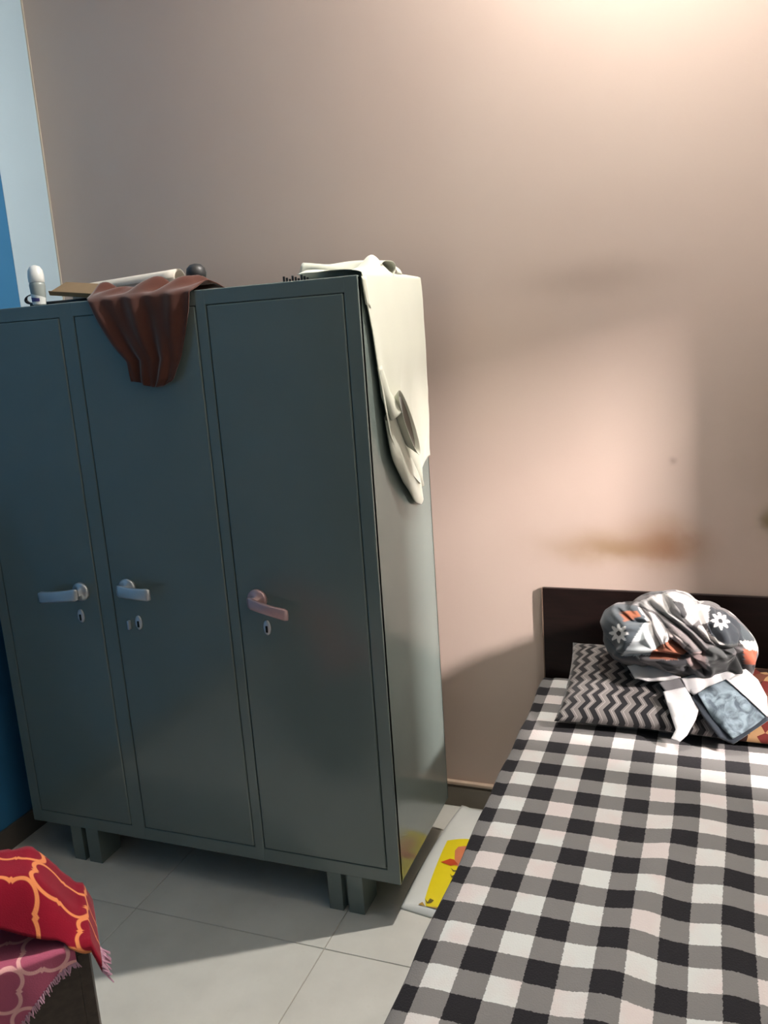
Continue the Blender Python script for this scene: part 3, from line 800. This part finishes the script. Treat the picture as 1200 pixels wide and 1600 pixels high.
def heap():
    def f(u, v):
        th = -math.pi + 2 * math.pi * u; ph = math.pi * v
        R = lerp_table(ANG, th); sn, cs = math.sin(ph), math.cos(ph)
        dx, dz = math.cos(th) * R * sn ** 0.85, math.sin(th) * R * sn ** 0.85
        dy = -0.135 * cs * (1.0 if cs > 0 else 0.9)
        p = Vector((HC.x + dx, HC.y + dy, HC.z + dz))
        # folds: ridges that sweep diagonally across the heap
        q = Vector((p.x * 5.5, p.y * 5.5, p.z * 5.5))
        fold = 1 - abs(noise.noise(q + Vector((2.1, 0.3, 4.0)))) * 2.2
        diag = math.sin((dx * 0.75 + dz * 1.1) * 75 + 3.2 * noise.noise(q * 0.9))
        fine = 1 - abs(noise.noise(q * 2.4)) * 2.2
        k = sn ** 0.5
        w = 1.3 * noise.noise(q * 0.8)
        right = ss(-0.02, 0.10, dx)
        s1 = abs(math.sin(26 * (dx * 0.7 + dz * 0.9) + 2.4 * w)); s2 = abs(math.sin(24 * (dx * 0.9 - dz * 0.6) + 2.2 * w + 1.0))
        crease = (1 - right) * s1 + right * s2
        amp = 0.022 * fold + 0.027 * crease ** 0.5 + 0.013 * fine - 0.044
        n = Vector((dx, dy * 1.6, dz)); n = n.normalized() if n.length > 1e-6 else Vector((0, -1, 0))
        front = 1 if cs > 0 else 0.5
        if cs > 0: amp = amp * 0.8 + groove(*lay(p)) * min(1, cs * 3)
        p += n * amp * front * (0.35 + 0.65 * abs(cs))
        if p.y > -0.045: p.y = -0.045
        if p.z < 0.665: p.z = 0.665 + (p.z - 0.665) * 0.3
        return p
    root = grid('patchwork_garment', f, 380, 200, M['patchwork'], None, closed_u=True, colfn=heap_col)
    tag(root, 'heaped black and white patchwork garment with daisies on the zigzag pillow', 'clothes')
    # tails hanging down the front slope of the pillow
    P0 = Vector((2.2, -0.318, 0.705)); P1 = Vector((2.2, -0.452, 0.548)); d = (P1 - P0).normalized(); nrm = Vector((1, 0, 0)).cross(d).normalized()
    if nrm.y > 0: nrm = -nrm
    def on_slope(x, y, lift):
        r = ray(*cp(x, y)); o = P0 + nrm * lift
        return CAM + r * ((o - CAM).dot(nrm) / r.dot(nrm))
    def flap(name, poly, lift, mat, amp=0.004, thick=0.003, smooth_seed=0):
        bm = bmesh.new(); vs = [bm.verts.new(on_slope(x, y, lift)) for x, y in poly]
        bm.faces.new(vs)
        bmesh.ops.subdivide_edges(bm, edges=bm.edges, cuts=2, use_grid_fill=True)
        bmesh.ops.triangulate(bm, faces=bm.faces)
        for _ in range(2): bmesh.ops.subdivide_edges(bm, edges=bm.edges, cuts=1, use_grid_fill=True)
        bmesh.ops.triangulate(bm, faces=bm.faces)
        for v in bm.verts:
            c = v.co; v.co = c + nrm * amp * (noise.noise(Vector((c.x * 22, c.z * 22, smooth_seed))) + 0.5 * math.sin(c.x * 130 + c.z * 60))
            if v.co.z < BT + 0.006: v.co.z = BT + 0.006
        bmesh.ops.recalc_face_normals(bm, faces=bm.faces)
        o = mesh_obj(name, bm, mat, root, True); m = o.modifiers.new('thickness', 'SOLIDIFY'); m.thickness = thick; m.offset = 0
        return o
    flap('grey_hem', [(660, 590), (760, 560), (830, 640), (700, 640)], 0.004, M['grey_cloth'], 0.002)
    flap('white_tail', [(505, 505), (570, 500), (680, 520), (770, 565), (690, 580), (600, 582), (545, 570)], 0.010, M['white_fold'], 0.005, 0.006, 1)
    flap('white_panel', [(770, 568), (880, 540), (1090, 525), (1040, 590), (990, 600), (850, 665), (800, 625)], 0.006, M['white_fold'], 0.004, 0.004, 2)
    flap('white_panel', [(1000, 580), (1090, 525), (1150, 575), (1195, 660), (1200, 760), (1100, 680)], 0.008, M['white_fold'], 0.003, 0.004, 3)
    flap('white_point', [(682, 636), (790, 612), (858, 715), (845, 770), (800, 850), (765, 884), (722, 866), (745, 822)], 0.012, M['white_fold'], 0.003, 0.004, 4)
    flap('dark_border', [(822, 660), (850, 645), (900, 720), (1000, 830), (1190, 745), (1203, 775), (1030, 893), (960, 862), (880, 760)], 0.012, M['slate_edge'], 0.002, 0.004, 5)
    flap('printed_panel', [(850, 645), (930, 600), (995, 572), (1100, 665), (1195, 752), (1120, 812), (1025, 868), (930, 770)], 0.017, M['paisley'], 0.003, 0.004, 6)
    flap('piping', [(992, 572), (1002, 570), (1110, 660), (1200, 750), (1194, 757), (1100, 668)], 0.021, M['white_fold'], 0.001, 0.004, 7)
heap()

# ------------------------------------------------------------------ packet on the floor
def packet():
    t = empty('plastic_sack', (1.56, -0.32, 0)); tag(t, 'flat white plastic sack with a yellow printed panel on the floor', 'sack')
    off = Vector(t.location)
    C00, C10, C11, C01 = Vector((1.438, -0.592)), Vector((1.76, -0.640)), Vector((1.76, -0.04)), Vector((1.470, -0.030))
    def h(u, v):
        e = (math.sin(math.pi * min(1, max(0, u))) ** 0.55) * (math.sin(math.pi * min(1, max(0, v))) ** 0.45)
        return 0.008 + 0.040 * e + 0.006 * fn3(u * 4, v * 4, 2) * e + 0.010 * math.exp(-(u / 0.12) ** 2) * ss(0.5, 1, v)
    def P(u, v):
        a = C00.lerp(C10, u); b = C01.lerp(C11, u); p = a.lerp(b, v)
        bend = -0.016 * math.sin(v * math.pi) * (1 - u)
        return Vector((p.x + bend, p.y, 0))
    def top(u, v): q = P(u, v); return Vector((q.x, q.y, h(u, v))) - off
    def bot(u, v): q = P(u, 1 - v); return Vector((q.x, q.y, 0.002)) - off
    bm = bmesh.new(); n = 28
    A = [[bm.verts.new(top(i / n, j / n)) for i in range(n + 1)] for j in range(n + 1)]
    Bv = [[bm.verts.new(Vector((P(i / n, j / n).x, P(i / n, j / n).y, 0.001)) - off) for i in range(n + 1)] for j in range(n + 1)]
    for j in range(n):
        for i in range(n):
            bm.faces.new((A[j][i], A[j][i + 1], A[j + 1][i + 1], A[j + 1][i])); bm.faces.new((Bv[j][i], Bv[j + 1][i], Bv[j + 1][i + 1], Bv[j][i + 1]))
    for i in range(n):
        bm.faces.new((A[0][i], Bv[0][i], Bv[0][i + 1], A[0][i + 1])); bm.faces.new((A[n][i], A[n][i + 1], Bv[n][i + 1], Bv[n][i]))
        bm.faces.new((A[i][0], A[i + 1][0], Bv[i + 1][0], Bv[i][0])); bm.faces.new((A[i][n], Bv[i][n], Bv[i + 1][n], A[i + 1][n]))
    bmesh.ops.recalc_face_normals(bm, faces=bm.faces)
    mesh_obj('sack_body', bm, M['bag_white'], t, True)
    def uv_of(px, py):
        u = v = 0.4                      # short search for the spot on the bulging sack
        for _ in range(60):
            q = on_z(px, py, h(u, v)); c = P(u, v); ex, ey = q.x - c.x, q.y - c.y
            u = min(0.98, max(0.02, u + 0.6 * ex / 0.34)); v = min(0.98, max(0.03, v + 0.6 * ey / 0.58))
        return u, v
    def patch(name, px, mat, lift, parent, n=6):
        uvs = [uv_of(*q) for q in px]; bm = bmesh.new()
        vs = [bm.verts.new((u, v, 0)) for u, v in uvs]; bm.faces.new(vs)
        bmesh.ops.triangulate(bm, faces=bm.faces)
        for _ in range(3): bmesh.ops.subdivide_edges(bm, edges=bm.edges, cuts=1, use_grid_fill=True)
        for w in bm.verts: w.co = top(w.co.x, w.co.y) + Vector((0, 0, lift))
        bmesh.ops.recalc_face_normals(bm, faces=bm.faces)
        return mesh_obj(name, bm, mat, parent, True)
    y = patch('yellow_panel', [(699, 1314), (745, 1313), (735, 1340), (700, 1425), (664, 1420), (664, 1405)], M['bag_yellow'], 0.0015, t)
    patch('panel_edge', [(653, 1415), (660, 1410), (664, 1417), (700, 1420), (698, 1427), (658, 1424)], M['bag_brown'], 0.0022, y)
    patch('orange_figure', [(711, 1330), (716, 1324), (730, 1323), (728, 1345), (718, 1356), (710, 1352)], M['bag_orange'], 0.0025, y)
    patch('red_shape', [(689, 1348), (703, 1343), (709, 1344), (716, 1352), (704, 1354)], M['bag_red'], 0.003, y)
    patch('ink_mark', [(664, 1405), (668, 1411), (672, 1405), (678, 1408), (674, 1412), (667, 1413)], M['bag_ink'], 0.003, y)
    patch('ink_stroke', [(704, 1357), (709, 1361), (716, 1361), (715, 1363), (708, 1363)], M['bag_ink'], 0.003, y)
    patch('ink_stroke', [(703, 1366), (706, 1370), (714, 1366), (713, 1370), (706, 1373)], M['bag_ink'], 0.003, y)
packet()

# ------------------------------------------------------------------ bench with the red cloth
def bench():
    H = 0.485; NR = on_z(136, 1474, H); NR.z = 0; rz = math.radians(44)
    t = empty('bench', NR, rz); tag(t, 'dark brown wooden bench end in the near left corner', 'bench')
    L, D = 0.62, 0.20
    box('end_panel', -0.024, 0.0, 0.0, D, 0.0, H - 0.02, M['benchwood'], t, 0.002)
    box('end_panel', -L, -L + 0.024, 0.0, D, 0.0, H - 0.02, M['benchwood'], t, 0.002)
    box('front_panel', -L + 0.024, -0.024, 0.0, 0.02, 0.0, H - 0.02, M['benchwood'], t, 0.001)
    box('back_panel', -L + 0.024, -0.024, D - 0.02, D, 0.0, H - 0.02, M['benchwood'], t, 0.001)
    box('seat_board', -L, 0.0, 0.0, D, H - 0.02, H, M['benchwood'], t, 0.002)
    c = empty('red_throw', NR + Vector((0, 0, H)), rz); tag(c, 'red velvet throw with orange trellis pattern piled on the bench', 'throw')
    XR = 0.055
    def mound(x, y):
        e = ss(0.012, -0.10, x) * ss(-0.02, 0.10, y)
        return 0.006 + e * (0.128 + 0.045 * ss(-0.08, -0.32, x)) + 0.006 * fn3(x * 9, y * 9, 3) * e
    def hem(a): return -0.020 + 0.036 * ss(0.0, -0.06, a) + 0.004 * math.sin(a * 30) + 0.030 * ss(-0.06, -0.25, a)
    def f(u, v):
        a = -L + 0.01 + u * (L - 0.01 + XR); n0 = hem(a); b = n0 + v * (D + 0.10 - n0)
        x, y = a, b; z = mound(min(a, 0), min(max(b, 0), D))
        if a > 0:
            k = a / XR
            x = 0.006 + 0.016 * k; z = mound(0, min(max(b, 0), D)) - a * 0.92 + 0.02 * ss(0.0, 0.3, v) * 0
            y = b * (1 - 0.20 * k) - 0.015 * k
        if b < 0: z -= (-b) * 1.0; y = -0.008 + 0.2 * b + (y - b)
        if b > D: z -= (b - D) * 0.95; y = D + 0.012 + (b - D) * 0.1
        return (x, y, z)
    def uvf(u, v):
        a = -L + 0.01 + u * (L - 0.01 + XR); n0 = hem(a); b = n0 + v * (D + 0.10 - n0)
        return (a * 0.80 + b * 0.60 + 0.02, -a * 0.60 + b * 0.80 + 0.06)
    grid('throw_cloth', f, 110, 60, M['trellis'], c, uvfn=uvf, thick=0.004)
    rnd = random.Random(3)
    def strand(bm, p, q, r):
        d = (q - p).normalized(); s = d.cross(Vector((0.3, 0.9, 0.2))).normalized(); n2 = s.cross(d); ra = []; rb = []
        for k in range(5):
            a = 2 * math.pi * k / 5; o = s * math.cos(a) + n2 * math.sin(a)
            ra.append(bm.verts.new(p + o * r)); rb.append(bm.verts.new(q + o * r * 0.5))
        for k in range(5): bm.faces.new((ra[k], ra[(k + 1) % 5], rb[(k + 1) % 5], rb[k]))
        bm.faces.new(rb)
    bm = bmesh.new()
    for i in range(46):
        p = Vector(f(1.0, rnd.uniform(0.0, 0.26))); q = p + Vector((rnd.uniform(.004, .020), rnd.uniform(-.014, .004), -rnd.uniform(.012, .030)))
        strand(bm, p, q, 0.0026)
    tag(mesh_obj('fringe', bm, M['fringe'], c), 'pale mauve fringe at the tip', kind='stuff')
    # a second, faded layer hanging down the front of the bench with a slanting hem
    w = empty('mauve_cover', NR + Vector((0, 0, H)), rz); tag(w, 'faded mauve trellis cover hanging down the bench front', 'cover')
    def g(u, v):
        a = -L + 0.02 + u * (L - 0.045)
        drop = 0.035 + 0.30 * ss(-0.02, -0.36, a) + 0.10 * ss(-0.36, -0.6, a)
        s = 0.16 - v * (0.16 + drop)
        if s > 0: return (a, s, 0.0025)
        return (a, -0.006 - 0.006 * (1 + math.sin(a * 42)) * min(1, -s * 12), 0.0025 + s)
    def guv(u, v):
        a = -L + 0.02 + u * (L - 0.045); drop = 0.035 + 0.30 * ss(-0.02, -0.36, a) + 0.10 * ss(-0.36, -0.6, a)
        s = 0.16 - v * (0.16 + drop)
        return (a * 0.85 + s * 0.53, -a * 0.53 + s * 0.85)
    grid('cover_cloth', g, 90, 60, M['trellis_faded'], w, uvfn=guv, thick=0.002)
    bm = bmesh.new()
    for i in range(120):
        u = i / 119; p = Vector(g(u, 1.0))
        for k in range(2):
            q = p + Vector((rnd.uniform(-.002, .008), rnd.uniform(-.006, .0), -rnd.uniform(.006, .016)))
            strand(bm, p + Vector((rnd.uniform(-.003, .003), 0, 0.003)), q, 0.0022)
    tag(mesh_obj('fringe', bm, M['fringe'], w), 'pale mauve fringe along the slanting hem', kind='stuff')
bench()
